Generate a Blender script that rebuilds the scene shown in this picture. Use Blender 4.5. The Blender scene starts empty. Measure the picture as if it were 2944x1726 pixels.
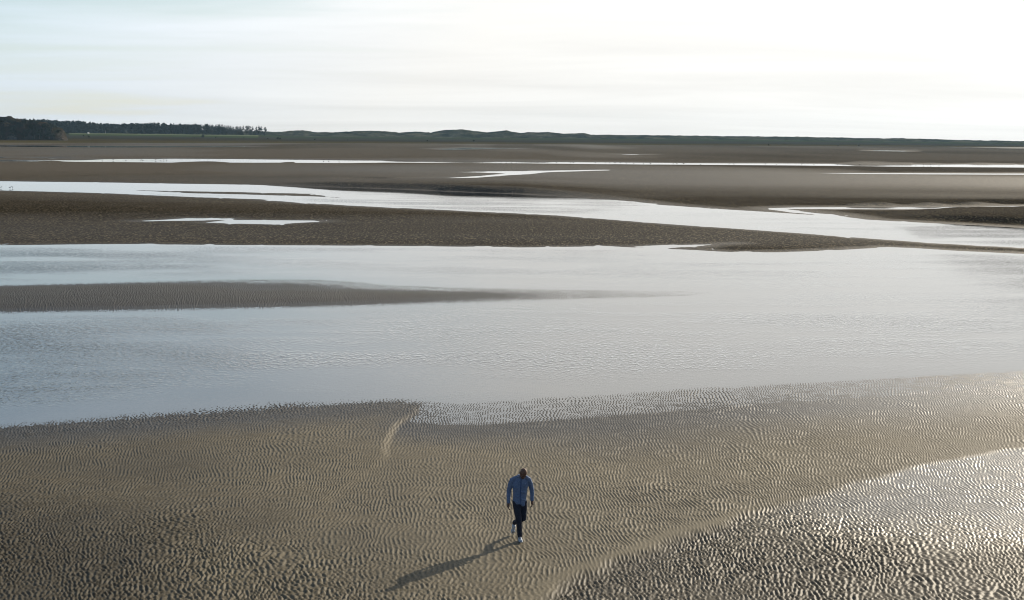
import bpy, math, random
import numpy as np
from mathutils import Matrix, Vector

R = math.radians
scene = bpy.context.scene
rng = np.random.default_rng(7)
random.seed(7)

# ------------------------------------------------------------------ camera
CAM_H, FPX, CX, CY = 9.2, 50 / 36 * 2944, 1472.0, 863.0
PITCH = math.atan((CY - 394.0) / FPX)
CAM_M = (Matrix.Rotation(R(90) - PITCH, 4, 'X') @ Matrix.Rotation(R(0.5), 4, 'Z'))
cam_data = bpy.data.cameras.new('camera')
cam = bpy.data.objects.new('camera', cam_data)
scene.collection.objects.link(cam)
cam.matrix_world = Matrix.Translation((0, 0, CAM_H)) @ CAM_M
cam_data.lens = 50; cam_data.sensor_width = 36
cam_data.clip_start = 0.5; cam_data.clip_end = 40000
scene.camera = cam

# ------------------------------------------------------------------ light
SUN_EL, SUN_AZ = R(19.8), R(37)              # azimuth to the right of straight ahead (+Y)
SUN_DIR = Vector((math.sin(SUN_AZ) * math.cos(SUN_EL), math.cos(SUN_AZ) * math.cos(SUN_EL), math.sin(SUN_EL)))
sun_data = bpy.data.lights.new('sun', 'SUN')
sun_data.energy = 5.0; sun_data.angle = R(0.6); sun_data.color = (1.0, 0.88, 0.70)
sun = bpy.data.objects.new('sun', sun_data); scene.collection.objects.link(sun)
sun.rotation_euler = (-SUN_DIR).to_track_quat('-Z', 'Y').to_euler()

world = bpy.data.worlds.new('World'); scene.world = world; world.use_nodes = True
wt = world.node_tree; wt.nodes.clear()
def wn(t, **k):
    n = wt.nodes.new(t)
    for a, b in k.items(): setattr(n, a, b)
    return n
def wl(a, b): wt.links.new(a, b)
sky = wn('ShaderNodeTexSky', sky_type='NISHITA', sun_disc=False, sun_elevation=SUN_EL, sun_rotation=SUN_AZ,
         air_density=1.0, dust_density=0.2, ozone_density=1.6, altitude=10)
wco = wn('ShaderNodeTexCoord')
wsep = wn('ShaderNodeSeparateXYZ'); wl(wco.outputs['Generated'], wsep.inputs[0])
def wmath(op, a, b=None, c=None, clamp=False):
    n = wn('ShaderNodeMath', operation=op, use_clamp=clamp)
    for i, v in enumerate((a, b, c)):
        if v is None: continue
        if hasattr(v, 'links'): wl(v, n.inputs[i])
        else: n.inputs[i].default_value = v
    return n.outputs[0]
# high thin cirrus on a flat layer: direction projected to a cloud sheet
zc = wmath('ADD', wmath('MAXIMUM', wsep.outputs[2], 0.0), 0.07)
cxy = wn('ShaderNodeCombineXYZ')
wl(wmath('DIVIDE', wsep.outputs[0], zc), cxy.inputs[0]); wl(wmath('DIVIDE', wsep.outputs[1], zc), cxy.inputs[1])
mp = wn('ShaderNodeMapping'); wl(cxy.outputs[0], mp.inputs[0])
mp.inputs['Scale'].default_value = (0.32, 0.75, 1); mp.inputs['Rotation'].default_value = (0, 0, R(12))
mp.inputs['Location'].default_value = (2.3, 1.1, 0)
n1 = wn('ShaderNodeTexNoise'); wl(mp.outputs[0], n1.inputs['Vector'])
n1.inputs['Scale'].default_value = 0.95; n1.inputs['Detail'].default_value = 7; n1.inputs['Roughness'].default_value = 0.55
n1.inputs['Distortion'].default_value = 0.6
# the veil is thickest low down and towards the sun and thins out overhead
vd = wn('ShaderNodeVectorMath', operation='DOT_PRODUCT'); wl(wco.outputs['Generated'], vd.inputs[0]); vd.inputs[1].default_value = SUN_DIR
vdc = wmath('MAXIMUM', vd.outputs['Value'], 0.0)
low = wmath('POWER', 2.718, wmath('MULTIPLY', wmath('MAXIMUM', wsep.outputs[2], 0.0), -12.0))
cov = wmath('ADD', wmath('MULTIPLY', low, 0.85), wmath('MULTIPLY', wmath('POWER', vdc, 3.5), 1.7))
cov = wmath('ADD', cov, wmath('MULTIPLY', wmath('SUBTRACT', n1.outputs[0], 0.47), 1.7), None, True)
cov = wmath('MAXIMUM', cov, 0.04)
low2 = wmath('POWER', 2.718, wmath('MULTIPLY', wmath('MAXIMUM', wsep.outputs[2], 0.0), -6.0))      # dimmer near the horizon
veil = wmath('ADD', wmath('MULTIPLY', wmath('POWER', vdc, 5.0), 4.6), 9.9)
veil = wmath('MULTIPLY', veil, wmath('SUBTRACT', 1.0, wmath('MULTIPLY', low2, 0.28)))
veil = wmath('MULTIPLY', veil, wmath('ADD', 0.81, wmath('MULTIPLY', n1.outputs[0], 0.40)))
tint = wn('ShaderNodeMix', data_type='RGBA'); wl(wmath('ADD', wmath('MULTIPLY', wmath('SUBTRACT', vdc, 0.45), 2.6), wmath('MULTIPLY', low, 0.45), None, True), tint.inputs['Factor'])
tint.inputs['A'].default_value = (0.66, 0.86, 1.07, 1); tint.inputs['B'].default_value = (1.0, 0.99, 0.955, 1)
vcol = wn('ShaderNodeVectorMath', operation='SCALE'); wl(tint.outputs['Result'], vcol.inputs[0]); wl(veil, vcol.inputs['Scale'])
wmx = wn('ShaderNodeMix', data_type='RGBA'); wl(cov, wmx.inputs['Factor'])
wl(sky.outputs[0], wmx.inputs['A']); wl(vcol.outputs[0], wmx.inputs['B'])
bg = wn('ShaderNodeBackground'); bg.inputs['Strength'].default_value = 0.075
wl(wmx.outputs['Result'], bg.inputs['Color'])
wo = wn('ShaderNodeOutputWorld'); wl(bg.outputs[0], wo.inputs[0])

scene.view_settings.view_transform = 'Standard'; scene.view_settings.look = 'None'
scene.view_settings.exposure = 0.55; scene.view_settings.gamma = 1.0
scene.render.engine = 'CYCLES'
scene.cycles.max_bounces = 6; scene.cycles.transparent_max_bounces = 12; scene.cycles.volume_bounces = 0
scene.cycles.sample_clamp_indirect = 6
scene.cycles.use_denoising = True; scene.cycles.denoiser = 'OPENIMAGEDENOISE'
scene.cycles.denoising_input_passes = 'RGB_ALBEDO_NORMAL'; scene.cycles.denoising_prefilter = 'ACCURATE'
scene.cycles.pixel_filter_type = 'BLACKMAN_HARRIS'; scene.cycles.filter_width = 1.05

# ------------------------------------------------------------------ helpers: pixels and ground
M3 = np.array(CAM_M.to_3x3())
def ray(px, py):
    px, py = np.asarray(px, float), np.asarray(py, float)
    d = np.stack([(px - CX) / FPX, -(py - CY) / FPX, -np.ones_like(px + py)], -1)
    return d @ M3.T
def ground(px, py, z=0.0):                     # where the line of sight meets the level z
    d = ray(px, py); t = (z - CAM_H) / d[..., 2]
    return d[..., 0] * t, d[..., 1] * t
def project(x, y, z):
    p = np.stack([x, y, z - CAM_H + 0 * x], -1) @ M3
    return CX + FPX * p[..., 0] / -p[..., 2], CY - FPX * p[..., 1] / -p[..., 2]
def at(px, py, dist):                          # point on the line of sight at forward distance dist
    d = ray(px, py); t = dist / d[..., 1]
    return Vector((d[0] * t, dist, CAM_H + d[2] * t))
def poly(pts): 
    p = np.array(pts, float); x, y = ground(p[:, 0], p[:, 1]); return np.stack([x, y], 1)
def seg_dist(X, Y, P, closed=True):
    best = np.full(X.shape, 1e18); n = len(P)
    for i in range(n if closed else n - 1):
        a, b = P[i], P[(i + 1) % n]; e = b - a; L = max(e @ e, 1e-9)
        t = np.clip(((X - a[0]) * e[0] + (Y - a[1]) * e[1]) / L, 0, 1)
        best = np.minimum(best, (X - a[0] - t * e[0]) ** 2 + (Y - a[1] - t * e[1]) ** 2)
    return np.sqrt(best)
def inside(X, Y, P):
    c = np.zeros(X.shape, bool); n = len(P)
    for i in range(n):
        a, b = P[i], P[(i + 1) % n]
        if a[1] == b[1]: continue
        k = (a[1] > Y) != (b[1] > Y)
        c ^= k & (X < (b[0] - a[0]) * (Y - a[1]) / (b[1] - a[1]) + a[0])
    return c
def sdf(X, Y, P):                              # positive inside
    d = seg_dist(X, Y, P); return np.where(inside(X, Y, P), d, -d)
def side(X, Y, P):                             # signed distance to an open line, positive to its left
    best = np.full(X.shape, 1e18); out = np.zeros(X.shape)
    for i in range(len(P) - 1):
        a, b = P[i], P[i + 1]; e = b - a; L = max(e @ e, 1e-9)
        t = np.clip(((X - a[0]) * e[0] + (Y - a[1]) * e[1]) / L, 0, 1)
        d = (X - a[0] - t * e[0]) ** 2 + (Y - a[1] - t * e[1]) ** 2
        s = e[0] * (Y - a[1]) - e[1] * (X - a[0])
        k = d < best
        best = np.where(k, d, best); out = np.where(k, np.sign(s) * np.sqrt(d), out)
    return out
def sstep(a, b, x):
    t = np.clip((x - a) / (b - a), 0, 1); return t * t * (3 - 2 * t)
LAT = rng.random((512, 512))
def vnoise(x, y, oct=3, seed=0):               # value noise, about -1..1
    out = np.zeros(np.shape(x)); amp, tot = 1.0, 0.0
    for o in range(oct):
        u = x * 2 ** o + 37.3 * (seed + 1) + 11.7 * o; v = y * 2 ** o + 91.1 * (seed + 1) + 5.3 * o
        i, j = np.floor(u).astype(int), np.floor(v).astype(int)
        f, g = u - i, v - j; f = f * f * (3 - 2 * f); g = g * g * (3 - 2 * g)
        a = LAT[i % 512, j % 512]; b = LAT[(i + 1) % 512, j % 512]
        c = LAT[i % 512, (j + 1) % 512]; d = LAT[(i + 1) % 512, (j + 1) % 512]
        out += amp * ((a * (1 - f) + b * f) * (1 - g) + (c * (1 - f) + d * f) * g - 0.5) * 2
        tot += amp; amp *= 0.5
    return out / tot

# ------------------------------------------------------------------ helpers: objects
def link(o): scene.collection.objects.link(o); return o
def mesh_obj(name, verts, faces, mat, parent=None, smooth=False):
    me = bpy.data.meshes.new(name); me.from_pydata([tuple(v) for v in verts], [], [tuple(f) for f in faces]); me.update()
    if smooth: me.polygons.foreach_set('use_smooth', np.ones(len(me.polygons), bool))
    if mat: me.materials.append(mat)
    o = link(bpy.data.objects.new(name, me))
    if parent: o.parent = parent
    return o
def grid_obj(name, X, Y, Z, mat, attrs=None):
    r, c = X.shape
    me = bpy.data.meshes.new(name)
    me.vertices.add(r * c); me.vertices.foreach_set('co', np.stack([X, Y, Z], -1).astype(np.float32).ravel())
    idx = np.arange(r * c, dtype=np.int32).reshape(r, c)
    q = np.stack([idx[:-1, :-1], idx[:-1, 1:], idx[1:, 1:], idx[1:, :-1]], -1).reshape(-1, 4)
    me.loops.add(q.size); me.loops.foreach_set('vertex_index', q.ravel())
    me.polygons.add(len(q)); me.polygons.foreach_set('loop_start', np.arange(0, q.size, 4, dtype=np.int32))
    me.polygons.foreach_set('use_smooth', np.ones(len(q), bool))
    me.update(calc_edges=True)
    for k, v in (attrs or {}).items():
        at_ = me.attributes.new(k, 'FLOAT', 'POINT'); at_.data.foreach_set('value', v.astype(np.float32).ravel())
    me.materials.append(mat)
    return link(bpy.data.objects.new(name, me))
def tag(o, label, cat, group=None):
    o['label'] = label; o['category'] = cat
    if group: o['group'] = group
    return o
def empty(name, loc, rz=0.0):
    o = link(bpy.data.objects.new(name, None)); o.location = loc; o.rotation_euler = (0, 0, rz); o.empty_display_size = 0.3; return o

# ------------------------------------------------------------------ helpers: materials
class Mat:
    def __init__(s, name):
        s.m = bpy.data.materials.new(name); s.m.use_nodes = True; s.t = s.m.node_tree; s.t.nodes.clear()
        s.out = s.n('ShaderNodeOutputMaterial')
    def n(s, t, ins=None, **k):
        n = s.t.nodes.new(t)
        for a, b in k.items(): setattr(n, a, b)
        for a, b in (ins or {}).items(): s.put(n.inputs[a], b)
        return n
    def put(s, sock, v):
        if hasattr(v, 'is_output'): s.t.links.new(v, sock)
        else: sock.default_value = v
    def math(s, op, a, b=None, clamp=False):
        n = s.n('ShaderNodeMath', operation=op, use_clamp=clamp); s.put(n.inputs[0], a)
        if b is not None: s.put(n.inputs[1], b)
        return n.outputs[0]
    def mix(s, f, a, b):
        n = s.n('ShaderNodeMix', data_type='RGBA'); s.put(n.inputs['Factor'], f); s.put(n.inputs['A'], a); s.put(n.inputs['B'], b)
        return n.outputs['Result']
    def rng(s, v, a, b, c, d):
        n = s.n('ShaderNodeMapRange'); s.put(n.inputs[0], v)
        for i, q in enumerate((a, b, c, d)): n.inputs[i + 1].default_value = q
        return n.outputs[0]
    def attr(s, name): return s.n('ShaderNodeAttribute', attribute_name=name).outputs['Fac']
    def pos(s, scale=(1, 1, 1), rot=0):
        g = s.n('ShaderNodeNewGeometry'); m = s.n('ShaderNodeMapping'); s.put(m.inputs[0], g.outputs['Position'])
        m.inputs['Scale'].default_value = scale; m.inputs['Rotation'].default_value = (0, 0, rot); return m.outputs[0]
    def noise(s, vec, scale, detail=3, rough=0.5, dist=0):
        n = s.n('ShaderNodeTexNoise'); s.put(n.inputs['Vector'], vec); n.inputs['Scale'].default_value = scale
        n.inputs['Detail'].default_value = detail; n.inputs['Roughness'].default_value = rough; n.inputs['Distortion'].default_value = dist
        return n.outputs[0]
    def bump(s, h, strength, distance, normal=None):
        n = s.n('ShaderNodeBump'); s.put(n.inputs['Height'], h); s.put(n.inputs['Strength'], strength); s.put(n.inputs['Distance'], distance)
        if normal: s.put(n.inputs['Normal'], normal)
        return n.outputs[0]
    def bsdf(s, col, rough, normal=None, spec=0.5, **kw):
        n = s.n('ShaderNodeBsdfPrincipled'); s.put(n.inputs['Base Color'], col); s.put(n.inputs['Roughness'], rough)
        s.put(n.inputs['Specular IOR Level'], spec)
        for a, b in kw.items(): s.put(n.inputs[a], b)
        if normal: s.put(n.inputs['Normal'], normal)
        s.t.links.new(n.outputs[0], s.out.inputs[0]); return s.m
def c4(r, g, b): return (r, g, b, 1)
def plain(name, col, rough=0.8, var=0.25, scale=3.0, bumpd=0.0, spec=0.3):
    M = Mat(name); co = M.n('ShaderNodeTexCoord').outputs['Object']; f = M.noise(co, scale, 4)
    a = tuple(v * (1 - var) for v in col); b = tuple(v * (1 + var) for v in col)
    nr = M.bump(f, 1.0, bumpd) if bumpd else None
    return M.bsdf(M.mix(f, c4(*a), c4(*b)), rough, nr, spec)

# ------------------------------------------------------------------ sand and water materials
def sand_mat(name, far):
    M = Mat(name)
    wet = M.attr('wet'); tone = M.attr('tone')
    big = M.noise(M.pos((0.35, 1, 1)), 0.25 if not far else 0.03, 4)
    fine = M.noise(M.pos(), 9.0, 3)
    dry = M.mix(big, c4(0.038, 0.031, 0.020), c4(0.054, 0.045, 0.030)) if far else M.mix(big, c4(0.132, 0.109, 0.070), c4(0.175, 0.147, 0.096))
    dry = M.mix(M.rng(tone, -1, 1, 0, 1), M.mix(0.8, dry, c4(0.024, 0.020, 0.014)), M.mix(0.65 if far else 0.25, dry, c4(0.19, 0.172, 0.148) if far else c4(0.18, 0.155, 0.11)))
    wetc = M.mix(big, c4(0.024, 0.021, 0.018), c4(0.036, 0.032, 0.027))
    col = M.mix(wet, dry, wetc)
    col = M.mix(M.rng(fine, 0.3, 0.7, 0.0, 0.25), col, M.mix(0.5, col, c4(0.03, 0.027, 0.025)))
    if far:
        sp = M.noise(M.pos((1, 0.35, 1)), 8.0, 3, 0.7)
        col = M.mix(M.rng(sp, 0.40, 0.60, 0.0, 0.95), col, M.mix(0.85, col, c4(0.006, 0.005, 0.004)))
        col = M.mix(M.rng(M.noise(M.pos((1, 0.35, 1)), 5.0, 3, 0.7), 0.52, 0.64, 0.0, 0.7), col, c4(0.17, 0.138, 0.09))
    rough = M.rng(wet, 0, 1, 0.85, 0.62) if far else M.math('SUBTRACT', M.rng(wet, 0, 1, 0.62, 0.52), M.math('MULTIPLY', M.attr('gloss'), 0.12))
    nr = M.bump(M.noise(M.pos(), 60.0, 3), 0.5, 0.004)
    if far:
        rip = M.noise(M.pos((1.0, 0.55, 1), R(-12)), 7.0, 2, 0.6, 0.6)
        nr = M.bump(rip, 1.0, 0.10, nr)
    return M.bsdf(col, rough, nr, M.rng(wet, 0, 1, 0.0, 0.10) if far else M.math('ADD', M.rng(wet, 0, 1, 0.08, 0.14), M.math('MULTIPLY', M.attr('gloss'), 0.45)))
MAT_SAND, MAT_SANDFAR = sand_mat('rippled_sand', False), sand_mat('distant_sand', True)

def water_mat():
    M = Mat('water')
    calm = M.attr('calm')
    p = M.pos((1.25, 0.62, 1.0), R(8))
    w1 = M.rng(M.noise(p, 5.2, 2, 0.55, 0.3), 0.46, 0.72, 0.0, 1.0); w2 = M.noise(M.pos((0.7, 1, 1)), 1.3, 2)
    gust = M.rng(M.noise(M.pos((0.06, 0.16, 1)), 1.0, 3), 0.38, 0.60, 0.12, 1.0)
    amp = M.math('MULTIPLY', M.math('MULTIPLY', gust, M.rng(calm, 0, 1, 1.0, 0.025)), 1.0)
    h = M.math('MULTIPLY', M.math('ADD', M.math('MULTIPLY', w1, 0.42), M.math('MULTIPLY', w2, 0.3)), amp)
    nr = M.bump(h, 1.0, 0.058)
    fr = M.n('ShaderNodeFresnel', {'IOR': 1.45, 'Normal': nr}).outputs[0]
    gl = M.n('ShaderNodeBsdfGlossy', {'Color': c4(1, 1, 1), 'Roughness': 0.03, 'Normal': nr})
    tr = M.n('ShaderNodeBsdfTransparent', {'Color': c4(0.40, 0.46, 0.50)})
    mx = M.n('ShaderNodeMixShader', {'Fac': fr}); M.t.links.new(tr.outputs[0], mx.inputs[1]); M.t.links.new(gl.outputs[0], mx.inputs[2])
    M.t.links.new(mx.outputs[0], M.out.inputs[0]); return M.m
MAT_WATER = water_mat()

# ------------------------------------------------------------------ shorelines, traced from the photograph and laid on the water level
LAGOON = poly([(-500, 709), (0, 706), (380, 702), (700, 705), (1240, 709), (1500, 712), (1750, 709), (1850, 713), (2000, 719),
    (2100, 726), (2250, 726), (2400, 721), (2560, 712), (2620, 714), (2750, 722), (2944, 731), (3500, 748),
    (3500, 1030), (2944, 1068), (2500, 1093), (2100, 1118), (1800, 1136), (1500, 1155), (1320, 1166), (1225, 1160), (1150, 1150),
    (1000, 1157), (700, 1176), (400, 1198), (0, 1226), (-500, 1262)])
BAR = poly([(-500, 832), (0, 823), (400, 814), (700, 807), (900, 808), (1000, 814), (1100, 824), (1300, 831), (1600, 837), (1950, 840),
    (2080, 845), (1900, 852), (1600, 858), (1300, 868), (1000, 878), (700, 885), (400, 891), (0, 898), (-500, 907)])
RIVER = poly([(-500, 519), (0, 522), (350, 526), (730, 532), (900, 537), (1100, 543), (1300, 552), (1500, 559), (1700, 571), (1860, 584),
    (1900, 589), (2050, 600), (2200, 609), (2330, 617), (2260, 611), (2205, 602), (2205, 599), (2300, 597), (2600, 596), (2944, 594), (3500, 592),
    (3500, 597), (2944, 600), (2600, 602), (2400, 601), (2260, 601), (2300, 607), (2400, 618), (2500, 632), (2700, 643), (2944, 657), (3500, 672),
    (3500, 738), (2944, 712), (2700, 700), (2500, 686), (2200, 664), (1900, 643), (1600, 620), (1300, 605), (1000, 591), (850, 583),
    (750, 573), (450, 563), (300, 556), (0, 548), (-500, 544)])
SPIT = poly([(400, 548), (700, 552.5), (890, 557.5), (985, 570), (900, 565.5), (700, 560.5), (540, 556)])
CHANNEL = poly([(-500, 459), (0, 461), (250, 461.5), (300, 458.5), (480, 457), (700, 458.5), (1000, 460.5), (1300, 463), (1500, 464.5),
    (1700, 466.5), (2000, 470), (2300, 471), (2600, 473.5), (2944, 474), (3500, 477), (3500, 486), (2944, 482), (2600, 479.5), (2300, 476),
    (1900, 473.5), (1500, 471.5), (1100, 469.5), (950, 470.5), (800, 468), (480, 467.5), (300, 466), (0, 464), (-500, 462.5)])
POOLS = [poly(p) for p in (
    [(1290, 495.5), (1480, 491), (1745, 488.5), (1750, 490.5), (1560, 495.5), (1520, 502), (1470, 503.5), (1440, 507), (1330, 514.5), (1190, 520.5),
     (1182, 518.5), (1320, 509.5), (1400, 504), (1460, 498.5), (1290, 497.5)],
    [(1250, 429.5), (1350, 425), (1490, 427), (1480, 428.8), (1360, 430.2), (1290, 432)],
    [(-400, 417), (100, 419), (400, 421), (760, 421.5), (600, 423.5), (300, 424.5), (100, 423)],
    [(2320, 498), (2944, 500), (3400, 501), (3400, 503.5), (2944, 502.5), (2500, 500.5)],
    [(598, 640), (660, 633), (900, 635), (915, 638), (830, 642), (790, 645), (680, 643)],
    [(408, 636), (480, 632.5), (540, 628.5), (655, 630), (640, 632.5), (500, 635)],
    [(1040, 523.5), (1050, 520.5), (1078, 519.5), (1072, 522.5)],
    [(2505, 432), (2610, 434), (2600, 436), (2520, 435)],
    [(1785, 444), (1835, 444.2), (1830, 445.6), (1795, 445.2)],
    [(90, 453), (180, 454), (175, 456.5), (110, 456)],
    [(-60, 452), (18, 452.5), (15, 455), (-60, 455)],
    [(1815, 710), (1900, 706), (2010, 703), (2110, 699), (2020, 708), (1900, 716)],
)]
def extent(X, Y, P, pad): 
    return (X > P[:, 0].min() - pad) & (X < P[:, 0].max() + pad) & (Y > P[:, 1].min() - pad) & (Y < P[:, 1].max() + pad)
def water_depth(X, Y, far=True):
    """positive: metres from the shore inside water, negative: metres inland"""
    d = np.minimum(sdf(X, Y, LAGOON), -sdf(X, Y, BAR))
    if not far: return d
    d = np.maximum(d, np.minimum(sdf(X, Y, RIVER), -sdf(X, Y, SPIT)))
    d = np.maximum(d, sdf(X, Y, CHANNEL))
    for P in POOLS:
        k = extent(X, Y, P, 80.0)
        if k.any(): d[k] = np.maximum(d[k], sdf(X[k], Y[k], P))
    return d

# ------------------------------------------------------------------ sand ripples: band-passed noise, its phase gives crests that fork and join
N, STEP = 2048, 0.02
def ripple_field(lam, ang, sk, sa, seed):
    g = np.random.default_rng(seed)
    k = np.fft.fftfreq(N, STEP)
    KX, KY = np.meshgrid(k, k, indexing='ij')
    k0 = 1 / lam; u = KX * math.cos(ang) + KY * math.sin(ang); v = -KX * math.sin(ang) + KY * math.cos(ang)
    H = np.exp(-((u - k0) / (sk * k0)) ** 2 / 2 - (v / (sa * k0)) ** 2 / 2)
    W = np.fft.fft2(g.standard_normal((N, N)).astype(np.float32))
    F = np.fft.ifft2(W * H).astype(np.complex64)
    return F / np.sqrt(np.mean(np.abs(F) ** 2))
def sample(F, x, y):
    u, v = x / STEP, y / STEP
    i, j = np.floor(u).astype(np.int64), np.floor(v).astype(np.int64)
    f, g = (u - i).astype(np.float32), (v - j).astype(np.float32)
    i0, j0, i1, j1 = i % N, j % N, (i + 1) % N, (j + 1) % N
    return (F[i0, j0] * (1 - f) + F[i1, j0] * f) * (1 - g) + (F[i0, j1] * (1 - f) + F[i1, j1] * f) * g
def profile(Z, sharp):                          # 0..1, sharp crest and broad trough
    a = np.abs(Z); return (0.5 + 0.5 * Z.real / np.maximum(a, 1e-4)) ** sharp * np.minimum(1, a * 1.5)
F_FINE = ripple_field(0.098, R(1), 0.13, 0.26, 1)
F_COARSE = ripple_field(0.118, R(0), 0.30, 0.85, 2)

EDGE_LEFT = poly([(1225, 1150), (1195, 1185), (1130, 1262), (1090, 1330), (1020, 1400), (930, 1480)])            # small step in the beach
EDGE_RIGHT = poly([(3400, 1215), (2944, 1290), (2700, 1335), (2500, 1385), (2330, 1440), (2150, 1500), (1950, 1562), (1750, 1640), (1640, 1688), (1540, 1740), (1380, 1840)])
def near_height(X, Y):
    px, py = project(X, Y, 0 * X)
    dep = water_depth(X, Y, False); s = -dep
    beach = Y < 62
    wob = vnoise(X / 5, Y / 7, 3, 3)
    # near beach
    sl = side(X, Y, EDGE_LEFT)                  # positive: right-hand (lower) side or left, fixed below
    onl = sstep(-0.15, 0.18, -sl * SGN_LEFT + 0.25 * vnoise(X / 1.5, Y / 2.5, 2, 11)); lft = onl * sstep(1560, 1280, py)
    h_left = np.where(s > 0, 0.018 * np.minimum(s, 4.5) + 0.009 * np.clip(s - 4.5, 0, 30), 0)
    h_right = np.where(s > 0, -0.001 + 0.0012 * np.minimum(s, 3.0) + 0.003 * sstep(1600, 2400, px) + 0.011 * np.clip(s - 3.0, 0, 30), 0)
    mixl = np.clip(onl * sstep(11, 5, s) + sstep(1700, 1150, px) * 0.55 * sstep(4, 9, s), 0, 1)
    hb = h_right + (h_left - h_right) * mixl + 0.034 * lft * sstep(0, 2.0, s)
    sr = side(X, Y, EDGE_RIGHT) * SGN_RIGHT     # positive: on the low wet terrace
    scal = 0.14 * vnoise(X / 0.55, Y / 0.8, 2, 5) + 0.25 * vnoise(X / 2.2, Y / 3, 2, 6)
    srw = sr + scal
    low = sstep(-0.12, 0.30, srw)
    hb = hb - 0.055 * (1 - 0.6 * sstep(2050, 2450, px)) * low - 0.045 * np.exp(-((srw - 0.5) / 0.35) ** 2) * sstep(2400, 2000, px) + 0.03 * sstep(1.5, 8, srw)
    hb += 0.022 * wob * sstep(3.0, 9, s)
    # bar further out
    hbar = np.where(s > 0, 0.030 * np.minimum(s, 3.0) + 0.012 * np.clip(s - 3, 0, 6), 0)
    hbar = hbar * sstep(1750, 750, px)
    back = sstep(0.0, 1.0, (Y - np.interp(px, [0, 700, 1000, 1400], [80.5, 79, 80, 82])) / 6.0) * sstep(300, 800, px)
    hbar = hbar * (1 - 0.72 * back) - 0.012 * back 
    h = np.where(beach, hb, hbar)
    h = np.where(s > 0, h, -np.minimum(0.5, 0.02 * dep + 0.0012 * dep ** 2))
    h = h + np.where(beach, 0, np.interp(px, [1000, 1500, 1800, 2120], [0, -0.002, -0.007, -0.022]))
    edge = lft * np.exp(-(np.abs(sl) / 1.6) ** 2) * sstep(8, 3, s)
    return h, s, px, py, srw, low, edge
def _sgn(P, q):
    x, y = ground(*q); return float(np.sign(side(np.array([x]), np.array([y]), P)[0]))
SGN_LEFT = _sgn(EDGE_LEFT, (1600, 1350)); SGN_RIGHT = _sgn(EDGE_RIGHT, (2700, 1600))
def near_surface(X, Y):
    h, s, px, py, srw, low, edge = near_height(X, Y)
    wx = X + 0.5 * vnoise(X / 4.5, Y / 6, 2, 8) + 0.10 * vnoise(X / 0.9, Y / 1.3, 1, 9); wy = Y + 0.6 * vnoise(X / 6, Y / 5, 2, 10)
    fine = profile(sample(F_FINE, wx, wy), 1.9); coarse = profile(sample(F_COARSE, wx, wy), 0.85)
    patch = vnoise(X / 3.2, Y / 5.0, 3, 12)
    wc = sstep(1290, 1620, py + 130 * sstep(1500, 0, px) - 170 + 120 * patch) * sstep(1900, 900, px)
    wc = np.maximum(wc, low * sstep(0.0, 0.5, srw) * np.clip(0.45 + 0.75 * patch + sstep(1380, 1560, py) * 0.9, 0.0, 1))
    wetr = low * sstep(2150, 2650, px + 250 * patch) * sstep(1640, 1470, py + 80 * patch)
    shore = sstep(4.0, 1.0, s) * sstep(1400, 1150, px) * 0.8
    wc = np.maximum(wc, shore)
    wc = np.clip(wc * (1 - 0.9 * wetr), 0, 1)
    flat = np.exp(-((srw + 0.16) / 0.20) ** 2) * 0.75 * sstep(2300, 2000, px)          # smooth lip of the step
    amp_f = 0.0270 * (0.80 + 0.35 * patch) * (1 - flat)
    amp_c = 0.041 * (0.9 + 0.35 * vnoise(X / 1.7, Y / 2.6, 2, 14))
    rip = fine * amp_f * (1 - wc) + (coarse * amp_c + 0.35 * fine * amp_f) * wc
    far = sstep(58, 66, Y)
    rip = rip * (1 - far) + far * (coarse * 0.046 + fine * 0.008)
    rip -= 0.008 + 0.012 * np.maximum(wc, far)
    z = h + rip * sstep(-8, -1.0, s) + 0.004 * vnoise(X / 0.25, Y / 0.3, 2, 16) * wc
    wet = np.clip(1.0 - (h - 0.025) / 0.06 + 0.25 * patch, 0, 1)
    wet = np.maximum(wet, 0.95 * np.clip(1 - (s - 2.2 - 1.0 * patch) / 3.0, 0, 1) * (1 - far))
    wet = np.maximum(wet, 0.95 * wetr)
    wet = np.maximum(wet, 0.55 * far)
    wet = np.maximum(wet, 0.8 * edge)
    wet = np.maximum(wet, 0.20 * low * (1 - far))
    tone = np.clip(0.35 * patch + 0.2 * vnoise(X / 1.2, Y / 2.5, 2, 18) + 0.5 * flat + 0.25 - 1.4 * sstep(1400, 0, px + 150 * patch) * (0.55 + 0.45 * sstep(1350, 1550, py)) - 1.0 * low * (1 - wetr) - 1.1 * far, -1, 1)  # darkening to the left paints in ripple self-shadow and vignetting
    gloss = np.clip(wetr + sstep(9, 2, s) * sstep(1900, 2700, px) * (1 - far) * 0.7, 0, 1)
    return z, wet, tone, gloss
def fan_cols(inner, half, n_in, n_out):
    a = np.linspace(-half, half, n_in); o = half + (inner - half) * np.linspace(0, 1, n_out + 1)[1:] ** 1.5
    return np.tan(np.concatenate([-o[::-1], a, o]))
rows = np.concatenate([np.linspace(9, 26.5, 40)[:-1], np.arange(26.5, 37, 0.055), np.arange(37, 62, 0.08), np.arange(62, 104.5, 0.2)])
cols = fan_cols(R(50), R(20.4), 1480, 50)
Y = np.repeat(rows[:, None], len(cols), 1); X = Y * cols[None, :]
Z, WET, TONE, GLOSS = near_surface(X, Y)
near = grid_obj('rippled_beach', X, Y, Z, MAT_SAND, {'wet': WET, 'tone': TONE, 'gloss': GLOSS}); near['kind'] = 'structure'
del F_FINE

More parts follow.
